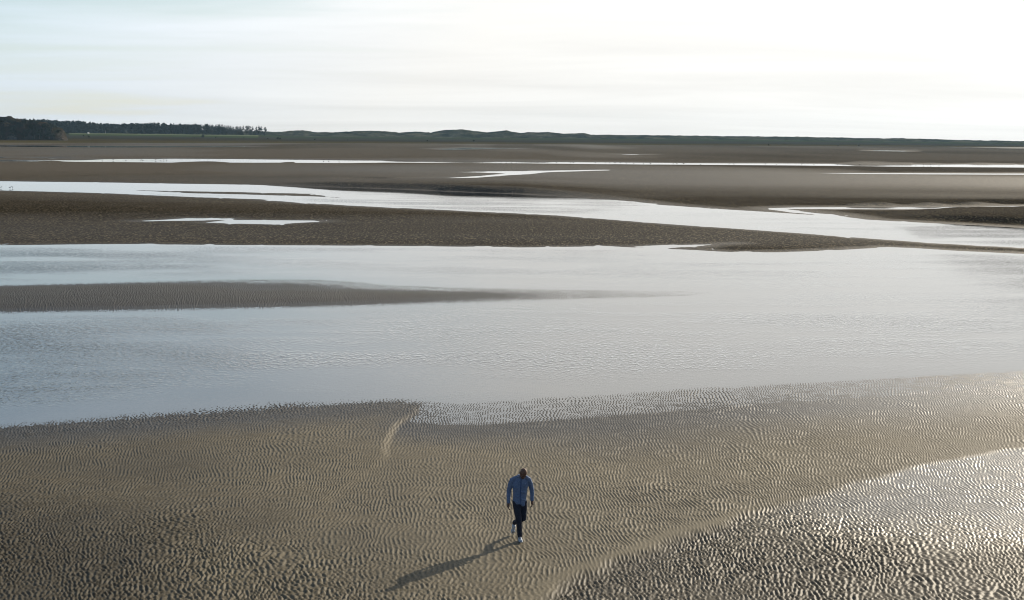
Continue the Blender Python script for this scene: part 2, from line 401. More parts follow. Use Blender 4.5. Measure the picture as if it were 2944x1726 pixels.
# ------------------------------------------------------------------ far sand flats
MARSH_X = [-900, 0, 700, 1472, 2200, 2944, 3900]; MARSH_PY = [408.5, 411.5, 412, 415.5, 420, 424, 430]
def far_surface(X, Y):
    px, py = project(X, Y, 0 * X)
    rag = vnoise(X / 1.3, Y / 3.0, 3, 21); D = Y
    dep = water_depth(X, Y) + rag * 0.35 + vnoise(X / 14, Y / 22, 3, 22) * np.clip(D / 200, 0.2, 2.2)
    s = -dep
    und = vnoise(X / 45, Y / 30, 3, 23)
    h = np.where(s > 0, np.minimum(0.014 * s, 0.22) + 0.05 * und * sstep(2, 25, s), -np.minimum(0.6, 0.03 * dep))
    # cut bank above the river, in its own shadow
    sb = -sdf(X, Y, RIVER)
    top = np.interp(px, [700, 800, 950, 1100, 1300, 1500, 1620, 1750, 1900], [0, .22, .62, .72, .86, .80, .55, .25, 0])
    above = (py < np.interp(px, [0, 700, 1500, 1900], [535, 545, 585, 615])) & (sb > 0)
    h += np.where(above & (Y > 150), 1.15 * top * sstep(0.5, 1.9, sb + 0.5 * vnoise(X / 6, Y / 6, 2, 25)) * (1 - 0.75 * sstep(10, 70, sb)) * sstep(0.5, 5, s), 0)
    top2 = np.interp(px, [2350, 2600, 2750, 3000, 3400], [0, .12, .42, .55, .55])
    isl = (py > 600) & (py < 668) & (px > 2300)
    h += np.where(isl, 1.2 * top2 * sstep(6.0, 7.8, sb + 0.6 * vnoise(X / 5, Y / 6, 2, 26)) * (1 - 0.6 * sstep(16, 40, sb)), 0)
    lumps = np.clip(vnoise(X / 7, Y / 9, 2, 27) * 2.2 - 0.1, 0, 1)
    h += np.where((py < 596) & (py > 560) & (px > 2430), 0.38 * lumps * sstep(1.0, 4.5, sb) * (1 - sstep(6, 22, sb)), 0)
    # eroded lumps beyond the far channel
    sc = -sdf(X, Y, CHANNEL)
    bumps = np.clip(vnoise(X / 26, Y / 34, 3, 28) * 2.4 - 0.55, 0, 1)
    h += np.where((sc > 0) & (py < 472), 0.75 * bumps * sstep(2, 14, sc) * (1 - sstep(90, 220, sc)) * sstep(0.5, 8, s), 0)
    h += np.where((sc > 0) & (py > 464), 0.14 * bumps * sstep(2, 8, sc) * (1 - sstep(10, 22, sc)), 0)
    h += 0.018 * vnoise(X / 0.5, Y / 1.2, 2, 30) * sstep(0, 3, s) * (1 - sstep(150, 300, Y)) 
    h += 0.035 * rag * sstep(-1.5, 2, s) * (1 - sstep(250, 500, Y))
    wet = np.clip(1 - (s + 1.0 * rag) / np.clip(D / 40, 2.0, 14), 0, 1)
    strip = vnoise(X / 160, Y / (4 + D / 18), 3, 31)
    wet = np.maximum(wet, np.clip(strip * 1.4 * sstep(220, 350, D) + strip * 0.6, 0, 0.8))
    tone = np.clip(vnoise(X / 120, Y / (6 + D / 22), 3, 32) * 1.5 + 0.3 * rag + 1.5 * sstep(240, 400, D) - 0.6, -1, 1)
    return h, wet, tone
rows = [100.0]
while rows[-1] < 2200: rows.append(rows[-1] + (0.55 if 190 < rows[-1] < 275 else max(0.30, 0.45 * rows[-1] ** 2 / 13000)))
rows = np.array(rows); cols = fan_cols(R(45), R(20.6), 640, 40)
Y = np.repeat(rows[:, None], len(cols), 1); X = Y * cols[None, :]
Z, WET, TONE = far_surface(X, Y)
far = grid_obj('sand_flats', X, Y, Z, MAT_SANDFAR, {'wet': WET, 'tone': TONE}); far['kind'] = 'structure'

# ------------------------------------------------------------------ water, and the bed it lies on
rows = np.concatenate([np.linspace(9, 40, 10), np.linspace(42, 130, 90), np.geomspace(132, 1500, 120), [2500, 6000, 26000]])
cols = fan_cols(R(60), R(22), 160, 8)
Y = np.repeat(rows[:, None], len(cols), 1); X = Y * cols[None, :]
dep = water_depth(X, Y)
dn = np.where(Y < 150, dep, dep)
CALM = np.clip(1 - (dn - 0.6) / np.where(Y < 75, 5.0, 9.0), 0, 1)
CALM = np.maximum(CALM, sstep(120, 240, Y) * 1.0)
wat = grid_obj('water', X, Y, 0 * X, MAT_WATER, {'calm': CALM}); wat['kind'] = 'structure'
bed = mesh_obj('seabed', [(-30000, -200, -1.6), (30000, -200, -1.6), (30000, 30000, -1.6), (-30000, 30000, -1.6)], [(0, 1, 2, 3)],
               plain('seabed_sand', (0.14, 0.12, 0.10), 0.9, 0.2, 0.01)); bed['kind'] = 'structure'

# ------------------------------------------------------------------ salt marsh and meadow, rising gently to the dunes
def grass_mat(name, cols, sx, sy, bumpd):
    M = Mat(name); f = M.noise(M.pos((sx, sy, 1)), 1.0, 5, 0.6); g = M.noise(M.pos((0.25, 0.25, 0.5)), 1.0, 3)
    z = M.attr('band')
    rampn = M.n('ShaderNodeValToRGB'); r = rampn.color_ramp
    while len(r.elements) < len(cols): r.elements.new(0.5)
    for e, (p, c) in zip(r.elements, cols): e.position = p; e.color = c4(*c)
    M.put(rampn.inputs[0], M.math('ADD', z, M.rng(f, 0.3, 0.7, -0.13, 0.13), True))
    col = M.mix(M.rng(g, 0.35, 0.65, 0, 0.6), rampn.outputs[0], M.mix(0.55, rampn.outputs[0], c4(0.012, 0.014, 0.01)))
    return M.bsdf(col, 0.9, M.bump(g, 1.0, bumpd), 0.0)
MAT_MARSH = grass_mat('marsh_grass', [(0.0, (0.062, 0.05, 0.016)), (0.18, (0.05, 0.036, 0.014)), (0.35, (0.027, 0.025, 0.014)),
                                      (0.6, (0.036, 0.033, 0.028)), (0.8, (0.03, 0.036, 0.02)), (1.0, (0.036, 0.05, 0.022))], 0.012, 0.03, 0.5)
BASE_X = [-900, 0, 300, 740, 820, 1300, 1700, 2200, 2944, 3900]
BASE_PY = [374, 382, 382.8, 388, 393, 397, 399.5, 404, 413, 421]
D_END = 2300.0
cols = fan_cols(R(42), R(21), 500, 30)
t = np.linspace(0, 1, 90) ** 1.4
pxs, _ = project(D_END * cols, np.full(cols.shape, D_END), np.full(cols.shape, 9.2))
gx, gy = ground(pxs, np.interp(pxs, MARSH_X, MARSH_PY))
d0 = gy + 25 * vnoise(pxs / 60, pxs * 0, 3, 40)
zx = CAM_H + (lambda d: d[..., 2] / d[..., 1] * D_END)(ray(pxs, np.interp(pxs, BASE_X, BASE_PY)))
Yd = d0[None, :] + (D_END + 60 - d0)[None, :] * t[:, None]
Xd = Yd * cols[None, :]
T = (Yd - d0[None, :]) / (D_END - d0)[None, :]
Zm = 0.25 + 0.55 * sstep(0, 0.02, T) + (zx[None, :] - 0.8) * np.clip(T, 0, 1.05) ** 1.25 + 0.22 * vnoise(Xd / 14, Yd / 20, 3, 41) * sstep(0.0, 0.03, T)
Zm[0] = -0.3
marsh = grid_obj('salt_marsh', Xd, Yd, Zm, MAT_MARSH, {'band': T}); marsh['kind'] = 'structure'
def marsh_z(x, y):
    c = x / y; k = int(np.argmin(np.abs(MCOLS - c))); tt = np.clip((y - MD0[k]) / (D_END - MD0[k]), 0, 1.05)
    return float(0.8 + (MZX[k] - 0.8) * tt ** 1.25)
MCOLS, MD0, MZX = cols, d0, zx
def marsh_point(px, dist):
    d = ray(px, 395.0); x = float(d[0] / d[1] * dist); return Vector((x, dist, marsh_z(x, dist)))

# ------------------------------------------------------------------ dunes
DUNE_X = [-900, 0, 500, 650, 750, 800, 870, 900, 950, 1000, 1030, 1070, 1110, 1150, 1180, 1210, 1240, 1262, 1300, 1330, 1360, 1400, 1430,
          1455, 1470, 1500, 1520, 1570, 1590, 1620, 1650, 1680, 1700, 1800, 1900, 2000, 2200, 2300, 2450, 2600, 2690, 2800, 2944, 3900]
DUNE_PY = [372, 372, 376, 378, 378, 380, 375, 380, 381, 380, 378, 376, 379, 382, 380, 379, 382, 377, 373, 373, 377, 382, 379,
           375, 380, 383, 381, 380, 382, 386, 385, 384, 388, 389, 390, 391, 393, 394, 397, 399, 401, 404, 406, 415]
def dune_mat():
    M = Mat('dune_grass'); f = M.noise(M.pos((1, 0.4, 1)), 0.035, 5, 0.65); g = M.noise(M.pos(), 0.2, 4)
    col = M.mix(M.rng(f, 0.38, 0.62, 0, 1), c4(0.008, 0.012, 0.010), c4(0.075, 0.075, 0.055))
    col = M.mix(M.rng(g, 0.4, 0.7, 0, 0.7), col, c4(0.02, 0.028, 0.016))
    return M.bsdf(col, 0.9, M.bump(g, 1.0, 1.2), 0.0)
MAT_DUNE = dune_mat()
cols = fan_cols(R(42), R(21), 900, 40)
yd = np.linspace(2290, 2950, 60)
Y = np.repeat(yd[:, None], len(cols), 1); X = Y * cols[None, :]
pxs, _ = project(2600 * cols, np.full(cols.shape, 2600.0), np.full(cols.shape, 9.2))
zb = CAM_H + (lambda d: d[..., 2] / d[..., 1] * 2300)(ray(pxs, np.interp(pxs, BASE_X, BASE_PY)))
zt = CAM_H + (lambda d: d[..., 2] / d[..., 1] * 2600)(ray(pxs, np.interp(pxs, DUNE_X, DUNE_PY) + 1.3 * vnoise(pxs / 16, 0 * pxs, 4, 52)))
u = (Y - 2290) / 310
hill = np.where(u < 1, sstep(0.0, 1.0, u), 1 - 0.5 * sstep(1, 2.1, u))
ridg = 1 - np.abs(vnoise(X / 45, Y / 70, 4, 50))
rise = (zt - zb)[None, :]
Z = zb[None, :] - 0.6 + rise * hill + (ridg - 0.75) * np.clip(rise, 2.0, 9) * 1.15 * np.sin(np.clip(u, 0, 1) * math.pi) + 0.6 * hill
dunes = grid_obj('grassy_dunes', X, Y, Z, MAT_DUNE); dunes['kind'] = 'structure'

# ------------------------------------------------------------------ rocky headland on the left
def hill_mat():
    M = Mat('headland'); g = M.n('ShaderNodeNewGeometry'); s = M.n('ShaderNodeSeparateXYZ'); M.put(s.inputs[0], g.outputs['Normal'])
    f = M.noise(M.pos(), 0.16, 5, 0.65); f2 = M.noise(M.pos(), 0.5, 4)
    veg = M.mix(M.rng(f, 0.35, 0.65, 0, 1), c4(0.010, 0.013, 0.007), c4(0.034, 0.022, 0.013))
    rock = M.mix(f2, c4(0.012, 0.011, 0.010), c4(0.10, 0.088, 0.08))
    k = M.rng(M.math('ADD', M.attr('rock'), M.math('MULTIPLY', M.math('SUBTRACT', f2, 0.5), 1.4)), 0.45, 0.6, 0, 1)
    return M.bsdf(M.mix(k, veg, rock), 0.9, M.bump(f2, 1.0, 1.0), 0.0)
HD = 1500.0
HILL_X = [-700, -400, -200, 0, 30, 50, 90, 125, 150, 165, 178, 187, 191, 195]
HILL_PY = [318, 322, 328, 336, 338, 343, 347, 350, 357, 366, 373, 383, 394, 404]
pxh = np.concatenate([np.linspace(-700, -40, 60), np.linspace(-36, 200, 120)])
zt = CAM_H + (lambda d: d[..., 2] / d[..., 1] * HD)(ray(pxh, np.interp(pxh, HILL_X, HILL_PY)))
yh = np.linspace(0, 1, 70)
cr_ = (lambda d: d[..., 0] / d[..., 1])(ray(pxh, np.full(pxh.shape, 380.0)))
depth_f = 46.0 * np.sqrt(np.clip((zt - 0.5) / 24, 0.05, 1.2))
Y = HD - depth_f[None, :] + (depth_f[None, :] * 3.2) * yh[:, None]
u = (Y - HD) / depth_f[None, :]
X = Y * cr_[None, :]
rough = vnoise(X / 9, Y / 9, 4, 60)
fr = np.where(u < 0, np.clip(1 - np.abs(u) ** 2.6, 0, 1) ** 0.8, 1 - 0.6 * sstep(0, 2.2, u))
zb0 = 0.9
Z = zb0 - 1.0 + np.maximum(zt - zb0 + 1.0, 0.0)[None, :] * fr + rough * 3.6 * sstep(0, 0.35, 1 - np.abs(np.clip(u, -1, 0))) * sstep(0.02, 0.25, fr) * np.clip((zt - 1) / 10, 0, 1)[None, :] * np.where(u < -0.12, 1, 0.25)
PXH = np.repeat(pxh[None, :], len(yh), 0)
ROCK = np.maximum(0.47 * sstep(156, 170, PXH) * sstep(16, 9, Z), np.exp(-((PXH - 36) / 16) ** 2) * sstep(9.0, 5.0, Z) * 0.9) * sstep(0.2, -0.15, u)
hillo = grid_obj('headland', X, Y, Z, hill_mat(), {'rock': ROCK}); hillo['kind'] = 'structure'
def hill_y(px, py):                              # first point of the headland on that line of sight
    d = ray(px, py); best = None
    j = int(np.argmin(np.abs(pxh - px)))
    for i in range(len(yh)):
        if Z_H[i, j] >= CAM_H + d[2] / d[1] * Y_H[i, j]: return Vector((X_H[i, j], Y_H[i, j], Z_H[i, j]))
    return Vector((X_H[30, j], Y_H[30, j], Z_H[30, j]))
X_H, Y_H, Z_H = X, Y, Z

# ------------------------------------------------------------------ trees
MAT_BARK = plain('bark', (0.06, 0.05, 0.04), 0.9, 0.3, 2.0)
def leaf_mat(name, a, b):
    M = Mat(name); inf = M.n('ShaderNodeObjectInfo'); f = M.noise(M.n('ShaderNodeTexCoord').outputs['Object'], 1.3, 3)
    k = M.math('ADD', M.math('MULTIPLY', f, 0.7), M.math('MULTIPLY', inf.outputs['Random'], 0.35))
    return M.bsdf(M.mix(k, c4(*a), c4(*b)), 0.8, None, 0.05)
MAT_PINE = leaf_mat('pine_needles', (0.008, 0.014, 0.010), (0.02, 0.03, 0.018))
MAT_LEAF = leaf_mat('broad_leaves', (0.008, 0.014, 0.007), (0.024, 0.032, 0.015))
MAT_RUST = leaf_mat('rusty_leaves', (0.05, 0.04, 0.02), (0.12, 0.07, 0.03))
def tube(pts, rad, n=6):
    V, Fc = [], []
    for (p, r) in zip(pts, rad):
        for k in range(n): a = 2 * math.pi * k / n; V.append((p[0] + r * math.cos(a), p[1] + r * math.sin(a), p[2]))
    for i in range(len(pts) - 1):
        for k in range(n): Fc.append((i * n + k, i * n + (k + 1) % n, (i + 1) * n + (k + 1) % n, (i + 1) * n + k))
    V.append(pts[-1]); Fc += [((len(pts) - 1) * n + k, (len(pts) - 1) * n + (k + 1) % n, len(V) - 1) for k in range(n)]
    return V, Fc
def leaf_cloud(blobs, per, size, g):             # leaf tufts spread through a set of ellipsoids
    V, Fc = [], []
    for (c, r) in blobs:
        n = max(8, int(per * (r[0] * r[1] * r[2]) ** (2 / 3)))
        for _ in range(n):
            d = g.normal(size=3); d /= np.linalg.norm(d); q = g.random() ** 0.45
            p = np.array(c) + d * np.array(r) * q
            a = g.normal(size=3); a /= np.linalg.norm(a); b = np.cross(a, g.normal(size=3)); b /= np.linalg.norm(b)
            s = size * g.uniform(0.6, 1.3); i = len(V)
            V += [p - a * s, p + b * s * 0.6, p + a * s, p - b * s * 0.6]; Fc.append((i, i + 1, i + 2, i + 3))
    return V, Fc
def new_mesh(name, V, Fc, mat):
    me = bpy.data.meshes.new(name); me.from_pydata([tuple(map(float, v)) for v in V], [], Fc); me.materials.append(mat); me.update(); return me
def pine_meshes(seed, h, bare):
    g = np.random.default_rng(seed)
    lean = g.normal(size=2) * 0.4
    tv, tf = tube([(0, 0, -0.5), (lean[0] * .3, lean[1] * .3, h * .45), (lean[0], lean[1], h * .95)], [h * .017, h * .012, h * .004])
    blobs = []; z = h * bare
    while z < h * 0.98:
        t = (z - h * bare) / (h * (1 - bare)); w = h * 0.25 * (1 - t ** 1.6) * (0.55 + 0.45 * min(1, t * 4)) + 0.35
        for k in range(3):
            a = g.uniform(0, 2 * math.pi); o = w * g.uniform(0.2, 0.75)
            blobs.append(((lean[0] * z / h + o * math.cos(a), lean[1] * z / h + o * math.sin(a), z + g.uniform(-.4, .4)), (w * .55, w * .55, h * .035)))
        z += h * g.uniform(0.055, 0.085)
    for k in range(4):                            # limbs
        a = g.uniform(0, 2 * math.pi); zz = h * g.uniform(bare, .85); l = h * .13; i = len(tv)
        v, f = tube([(lean[0] * zz / h, lean[1] * zz / h, zz), (lean[0] * zz / h + l * math.cos(a), lean[1] * zz / h + l * math.sin(a), zz + l * .35)], [h * .005, h * .002], 4)
        tv += v; tf += [tuple(x + i for x in q) for q in f]
    cv, cf = leaf_cloud(blobs, 12, h * .038, g)
    return new_mesh('trunk', tv, tf, MAT_BARK), new_mesh('crown', cv, cf, MAT_PINE)
def bush_meshes(seed, mat):                       # broad tree, unit height, unit width
    g = np.random.default_rng(seed)
    tv, tf = tube([(0, 0, -0.1), (.02, 0, .25), (.0, .03, .6)], [.035, .028, .01])
    for k in range(4):
        a = 2 * math.pi * (k + g.random()) / 4; i = len(tv)
        v, f = tube([(.02, 0, .25), (.25 * math.cos(a), .25 * math.sin(a), .55)], [.018, .006], 4); tv += v; tf += [tuple(x + i for x in q) for q in f]
    blobs = []
    for k in range(11):
        a = g.uniform(0, 2 * math.pi); r = g.uniform(0, .32); z = g.uniform(.25, .82)
        blobs.append(((r * math.cos(a), r * math.sin(a), z), (.2, .2, .16)))
    cv, cf = leaf_cloud(blobs, 1100, .06, g)
    return new_mesh('trunk', tv, tf, MAT_BARK), new_mesh('crown', cv, cf, mat)
def tree(name, meshes, loc, scale, rz, label, cat, group=None):
    e = empty(name, loc, rz); e.scale = scale
    for nm, me in zip(('trunk', 'crown'), meshes):
        o = link(bpy.data.objects.new(nm, me)); o.parent = e
    return tag(e, label, cat, group)
PINES = [pine_meshes(100 + k, 15.0, b) for k, b in enumerate((0.42, 0.5, 0.36, 0.55, 0.3, 0.46))]
PD = 2230.0
def pine_at(px, top, label, group=None, k=None, dist=None, wide=1.0):
    dist = dist or PD + random.uniform(-40, 40); p = marsh_point(px, dist); tz = at(px, top, dist).z
    s = max(0.4, (tz - p.z) / 14.6); k = random.randrange(len(PINES)) if k is None else k
    return tree('pine_tree', PINES[k], p - Vector((0, 0, .3)), (s * wide, s * wide, s), random.uniform(0, 6.28), label, 'tree', group)
pine_at(761, 364.5, 'rightmost pine, standing alone with a rounded leaning crown at the end of the wood', None, 1, PD)
pine_at(750, 363, 'slim pine second from the right end of the wood, on a bare trunk', None, 3, PD + 5)
pine_at(744, 363, 'slim pine third from the right end of the wood, sky on its right', None, 0, PD - 5)
pine_at(738, 364, 'slim pine fourth from the right end of the wood, wide gap on its left', None, 5, PD)
pine_at(727, 363.5, 'thin sparse pine just left of the gap near the right end of the wood', None, 3, PD + 8, 0.8)
pine_at(700, 361, 'slim pine with sky showing both sides of its trunk in the thinning wood', None, 3, PD, 0.8)
for px, top in ((715, 361), (709, 361), (720, 362), (690, 363), (684, 363), (679, 363), (671, 363), (665, 362), (659, 361), (653, 362), (647, 360), (640, 359), (633, 359),
                (627, 359), (621, 358), (610, 358), (604, 359), (598, 359), (591, 359), (584, 359), (577, 358), (570, 359), (563, 358), (556, 358), (548, 358)):
    pine_at(px + random.uniform(-1, 1), top + random.uniform(-.8, .8), 'tall dark pine in the close row where the wood thins out to the right', 'pines along the thinning edge of the wood', None, None, 1.15)
# the dense wood further left reads as one mass
def forest():
    g = np.random.default_rng(5); V, Fc = [], []
    TX = [60, 130, 170, 200, 230, 255, 300, 350, 400, 450, 500, 550, 600, 680, 760]; TP = [347, 347, 349, 351, 350, 354, 356, 359, 357, 356, 358, 360, 361, 374, 379]
    for n in range(620):
        px = g.uniform(70, 560) if n < 520 else g.uniform(560, 765)
        row = g.integers(0, 5); dist = 2200 + 34 * row + g.uniform(-8, 8)
        d = ray(px, 380.0); x = d[0] / d[1] * dist; zb = marsh_z(x, min(dist, 2340))
        top = np.interp(px, TX, TP) + g.uniform(-3.0, 3.2) + (4 - row) * (0.9 if n < 520 else 0)
        zt = CAM_H + float((lambda q: q[2] / q[1])(ray(px, top))) * dist
        h = max(2.0, zt - zb); w = h * g.uniform(.16, .24) if n < 520 else h * .45
        i = len(V); m = 5
        V += [(x - .2, dist, zb - 1), (x + .2, dist, zb - 1), (x, dist + .2, zb - 1), (x, dist, zb + h * .9)]
        Fc += [(i, i + 1, i + 3), (i + 1, i + 2, i + 3), (i + 2, i, i + 3)]
        for k in range(46):
            t = g.random() ** .8; zz = zb + h * (.08 + .92 * t); rr = w * (1 - t ** 2.2) * g.uniform(.2, 1) + .2; a = g.uniform(0, 6.28)
            p = np.array((x + rr * math.cos(a), dist + rr * math.sin(a), zz)); s = h * .06 * g.uniform(.6, 1.4)
            e = g.normal(size=3) * s; f = g.normal(size=3) * s; i = len(V)
            V += [p - e, p + f, p + e, p - f]; Fc.append((i, i + 1, i + 2, i + 3))
    o = mesh_obj('pine_wood', V, Fc, MAT_PINE); o['kind'] = 'stuff'
    o['label'] = 'dense dark blue-green pine wood behind the green meadow'; o['category'] = 'wood'
forest()
BUSH = [bush_meshes(200 + k, MAT_LEAF) for k in range(3)] + [bush_meshes(210, MAT_RUST)]
HT = [(150, 376, 22, 20, 1, 'dark tree on the right shoulder of the headland above the pale cliff'),
      (166, 384, 16, 14, 0, 'small dark bush clinging to the top of the pale cliff'),
      (8, 362, 26, 18, 1, 'dark tree on the upper headland slope at the left picture edge'),
      (126, 384, 24, 26, 2, 'dark tree in the gap on the lower right headland slope'),
      (4, 396, 20, 18, 0, 'dark green tree at the headland foot, cut by the left picture edge'),
      (38, 392, 24, 26, 1, 'dark tree between the two pale rock scars on the headland'),
      (22, 368, 20, 14, 3, 'rusty brown bush above the pale rock scar on the headland'),
      (70, 372, 24, 26, 2, 'upper dark tree in the middle of the headland slope'),
      (88, 385, 22, 30, 0, 'tall dark tree in the middle of the headland slope'),
      (72, 400, 22, 24, 1, 'low dark tree at the foot of the headland left of centre'),
      (98, 401, 20, 22, 2, 'dark green tree at the foot of the headland, left of a pale rock'),
      (112, 398, 22, 32, 0, 'tallest dark tree on the lower headland slope, right of centre'),
      (140, 401, 30, 32, 1, 'broad dark tree at the headland foot beside the pale cliff end'),
      (154, 402, 14, 14, 2, 'small dark bush under the pale cliff at the end of the headland'),
      (55, 356, 18, 12, 3, 'brown bush on the upper slope of the headland'),
      (120, 366, 22, 12, 3, 'brown bush below the crest of the headland on the right'),
      (100, 356, 18, 9, 2, 'low green bush on the crest of the headland'),
      (70, 352, 14, 8, 0, 'small green bush on the left of the headland crest'),
      (135, 372, 18, 12, 2, 'green bush halfway down the right shoulder of the headland')]
for k, (px, py, w, h, v, lab) in enumerate(HT):
    p = hill_y(px, py); m = p.y / FPX
    tree('hillside_tree', BUSH[v], p - Vector((0, 0, .5)), (w * m * 1.25, w * m * 1.25, h * m * 1.15), k * 1.7, lab, 'tree', 'trees and bushes on the headland')
SHR = [(255, 395, 8), (583, 394, 11), (240, 392, 5), (700, 396, 5), (798, 397, 8), (805, 399, 6), (770, 400, 4), (1228, 398, 5), (1362, 400, 7),
       (1300, 398, 4), (620, 397, 5), (560, 398, 4), (2210, 407, 5), (2410, 408, 4), (2470, 410, 5), (1000, 399, 4), (905, 397, 5)]
for k, (px, py, h) in enumerate(SHR):
    dist = 1900.0; p = marsh_point(px, dist)
    while project(np.array([p.x]), np.array([p.y]), np.array([p.z]))[1][0] < py and dist > 1250: dist -= 15; p = marsh_point(px, dist)
    m = p.y / FPX
    lab = {1: 'darkest tall shrub on the marsh in front of the green meadow', 4: 'dark shrub on the marsh below the left end of the dunes'}.get(k, 'small dark shrub dotted on the brown marsh below the pine wood' if px < 780 else 'small dark shrub dotted on the brown marsh below the dunes')
    tree('marsh_shrub', BUSH[k % 3], p - Vector((0, 0, .3)), (h * m * 1.4, h * m * 1.4, h * m), k * 2.1, lab, 'shrub', None if k in (1, 4) else 'small shrubs on the marsh below the wood' if px < 780 else 'small shrubs on the marsh below the dunes')

# green meadow strip, its far part painted paler as grass in light, in front of the wood
def meadow():
    cs = np.linspace(*[float((lambda d: d[0] / d[1])(ray(p, 385.0))) for p in (196, 745)], 120); ys = np.linspace(1960, 2190, 12)
    Y = np.repeat(ys[:, None], len(cs), 1); X = Y * cs[None, :]
    Z = np.array([[marsh_z(x, y) for x, y in zip(a, b)] for a, b in zip(X, Y)])
    Z += 0.35 + 0.45 * sstep(0.7, 1.0, (Y - 1960) / 230); Z[0] -= 0.9; Z[:, 0] -= 0.9; Z[:, -1] -= 0.9
    M = Mat('meadow_grass'); f = M.noise(M.pos((0.02, 0.06, 1)), 1.0, 4); b = M.attr('band')
    col = M.mix(f, c4(0.03, 0.045, 0.015), c4(0.045, 0.06, 0.022)); col = M.mix(M.rng(b, .55, .75, 0, 1), col, c4(0.10, 0.115, 0.07))
    o = grid_obj('meadow', X, Y, Z, M.bsdf(col, .9, None, 0.0), {'band': (Y - 1960) / 230}); o['kind'] = 'structure'
meadow()
# tiny white hut and pole by the wood
MAT_WHITE = plain('white_render', (0.75, 0.74, 0.70), 0.7, 0.05); MAT_SLATE = plain('slate_roof', (0.10, 0.10, 0.11), 0.7, 0.2)
def box(name, a, b, mat, parent):
    (x0, y0, z0), (x1, y1, z1) = a, b
    V = [(x0, y0, z0), (x1, y0, z0), (x1, y1, z0), (x0, y1, z0), (x0, y0, z1), (x1, y0, z1), (x1, y1, z1), (x0, y1, z1)]
    return mesh_obj(name, V, [(3, 2, 1, 0), (4, 5, 6, 7), (0, 1, 5, 4), (1, 2, 6, 5), (2, 3, 7, 6), (3, 0, 4, 7)], mat, parent)
hp = marsh_point(254, 2150); hut = empty('white_hut', (hp.x, hp.y, hp.z + 0.55))
tag(hut, 'tiny white hut in front of the dark pine wood', 'hut')
box('wall', (-1.1, -1.2, -0.6), (1.1, 1.2, 1.9), MAT_WHITE, hut)
mesh_obj('roof', [(-1.25, -1.4, 1.9), (1.25, -1.4, 1.9), (1.25, 1.4, 1.9), (-1.25, 1.4, 1.9), (-1.25, 0, 2.7), (1.25, 0, 2.7)],
         [(0, 1, 5, 4), (2, 3, 4, 5), (0, 4, 3), (1, 2, 5), (0, 3, 2, 1)], MAT_SLATE, hut)
box('door', (-0.4, -1.25, -0.55), (0.4, -1.203, 1.5), MAT_SLATE, hut)
pp = marsh_point(303, 2185); pole = empty('pole', (pp.x, pp.y, pp.z)); tag(pole, 'thin pale upright pole at the left end of the meadow strip', 'pole')
v, f = tube([(0, 0, -.3), (0, 0, 2.5), (0, 0, 5.2)], [.2, .16, .12], 8); mesh_obj('post', v, f, plain('pale_wood', (.5, .48, .44)), pole)
v, f = tube([(0, 0, -.3), (0, 0, .5)], [.35, .3], 8); mesh_obj('footing', v, f, MAT_SLATE, pole)

# ------------------------------------------------------------------ wading birds
MAT_BIRD = plain('dark_feathers', (0.035, 0.032, 0.03), 0.8, .3, 20); MAT_BILL = plain('dark_bill', (0.05, 0.04, 0.03), .6)
def lathe_x(prof, n=8):
    V, Fc = [], []
    for (x, z, r, ry) in prof:
        for k in range(n): a = 2 * math.pi * k / n; V.append((x, ry * math.cos(a), z + r * math.sin(a)))
    for i in range(len(prof) - 1):
        for k in range(n): Fc.append((i * n + k, i * n + (k + 1) % n, (i + 1) * n + (k + 1) % n, (i + 1) * n + k))
    return V, Fc
bv, bf = lathe_x([(-.26, .20, .005, .01), (-.2, .2, .025, .035), (-.1, .2, .06, .07), (.02, .21, .075, .08), (.11, .24, .06, .06), (.15, .29, .04, .038), (.17, .34, .036, .034),
                  (.20, .37, .04, .036), (.235, .37, .03, .026), (.255, .365, .006, .006)])
B_BODY = new_mesh('body', bv, bf, MAT_BIRD); B_BODY.polygons.foreach_set('use_smooth', np.ones(len(B_BODY.polygons), bool))
v, f = lathe_x([(.25, .365, .011, .01), (.31, .35, .007, .006), (.36, .33, .002, .002)], 5); B_BILL = new_mesh('bill', v, f, MAT_BILL)
B_LEGS = [new_mesh('leg', *tube([(0, s * .03, -.06), (0.01, s * .03, .06), (0, s * .03, .16)], [.008, .007, .012], 5), MAT_BILL) for s in (-1, 1)]
def bird(px, py, rz, label, group=None, s=1.0):
    x, y = ground(px, py, 0.0); e = empty('wading_bird', (float(x), float(y), 0.06 * s), rz); e.scale = (s, s, s)
    for nm, me in (('body', B_BODY), ('bill', B_BILL), ('leg', B_LEGS[0]), ('leg', B_LEGS[1])):
        o = link(bpy.data.objects.new(nm, me)); o.parent = e
    tag(e, label, 'bird', group)
bird(29, 543, 0.3, 'dark wading bird, left of the pair in the river near the left edge', None, 0.85)
bird(36, 542, 2.6, 'slim dark wading bird, right of the pair in the river near the left edge', None, 0.8)
bird(3, 542, 1.0, 'dark wading bird cut close to the left edge in the river', None, 0.75)
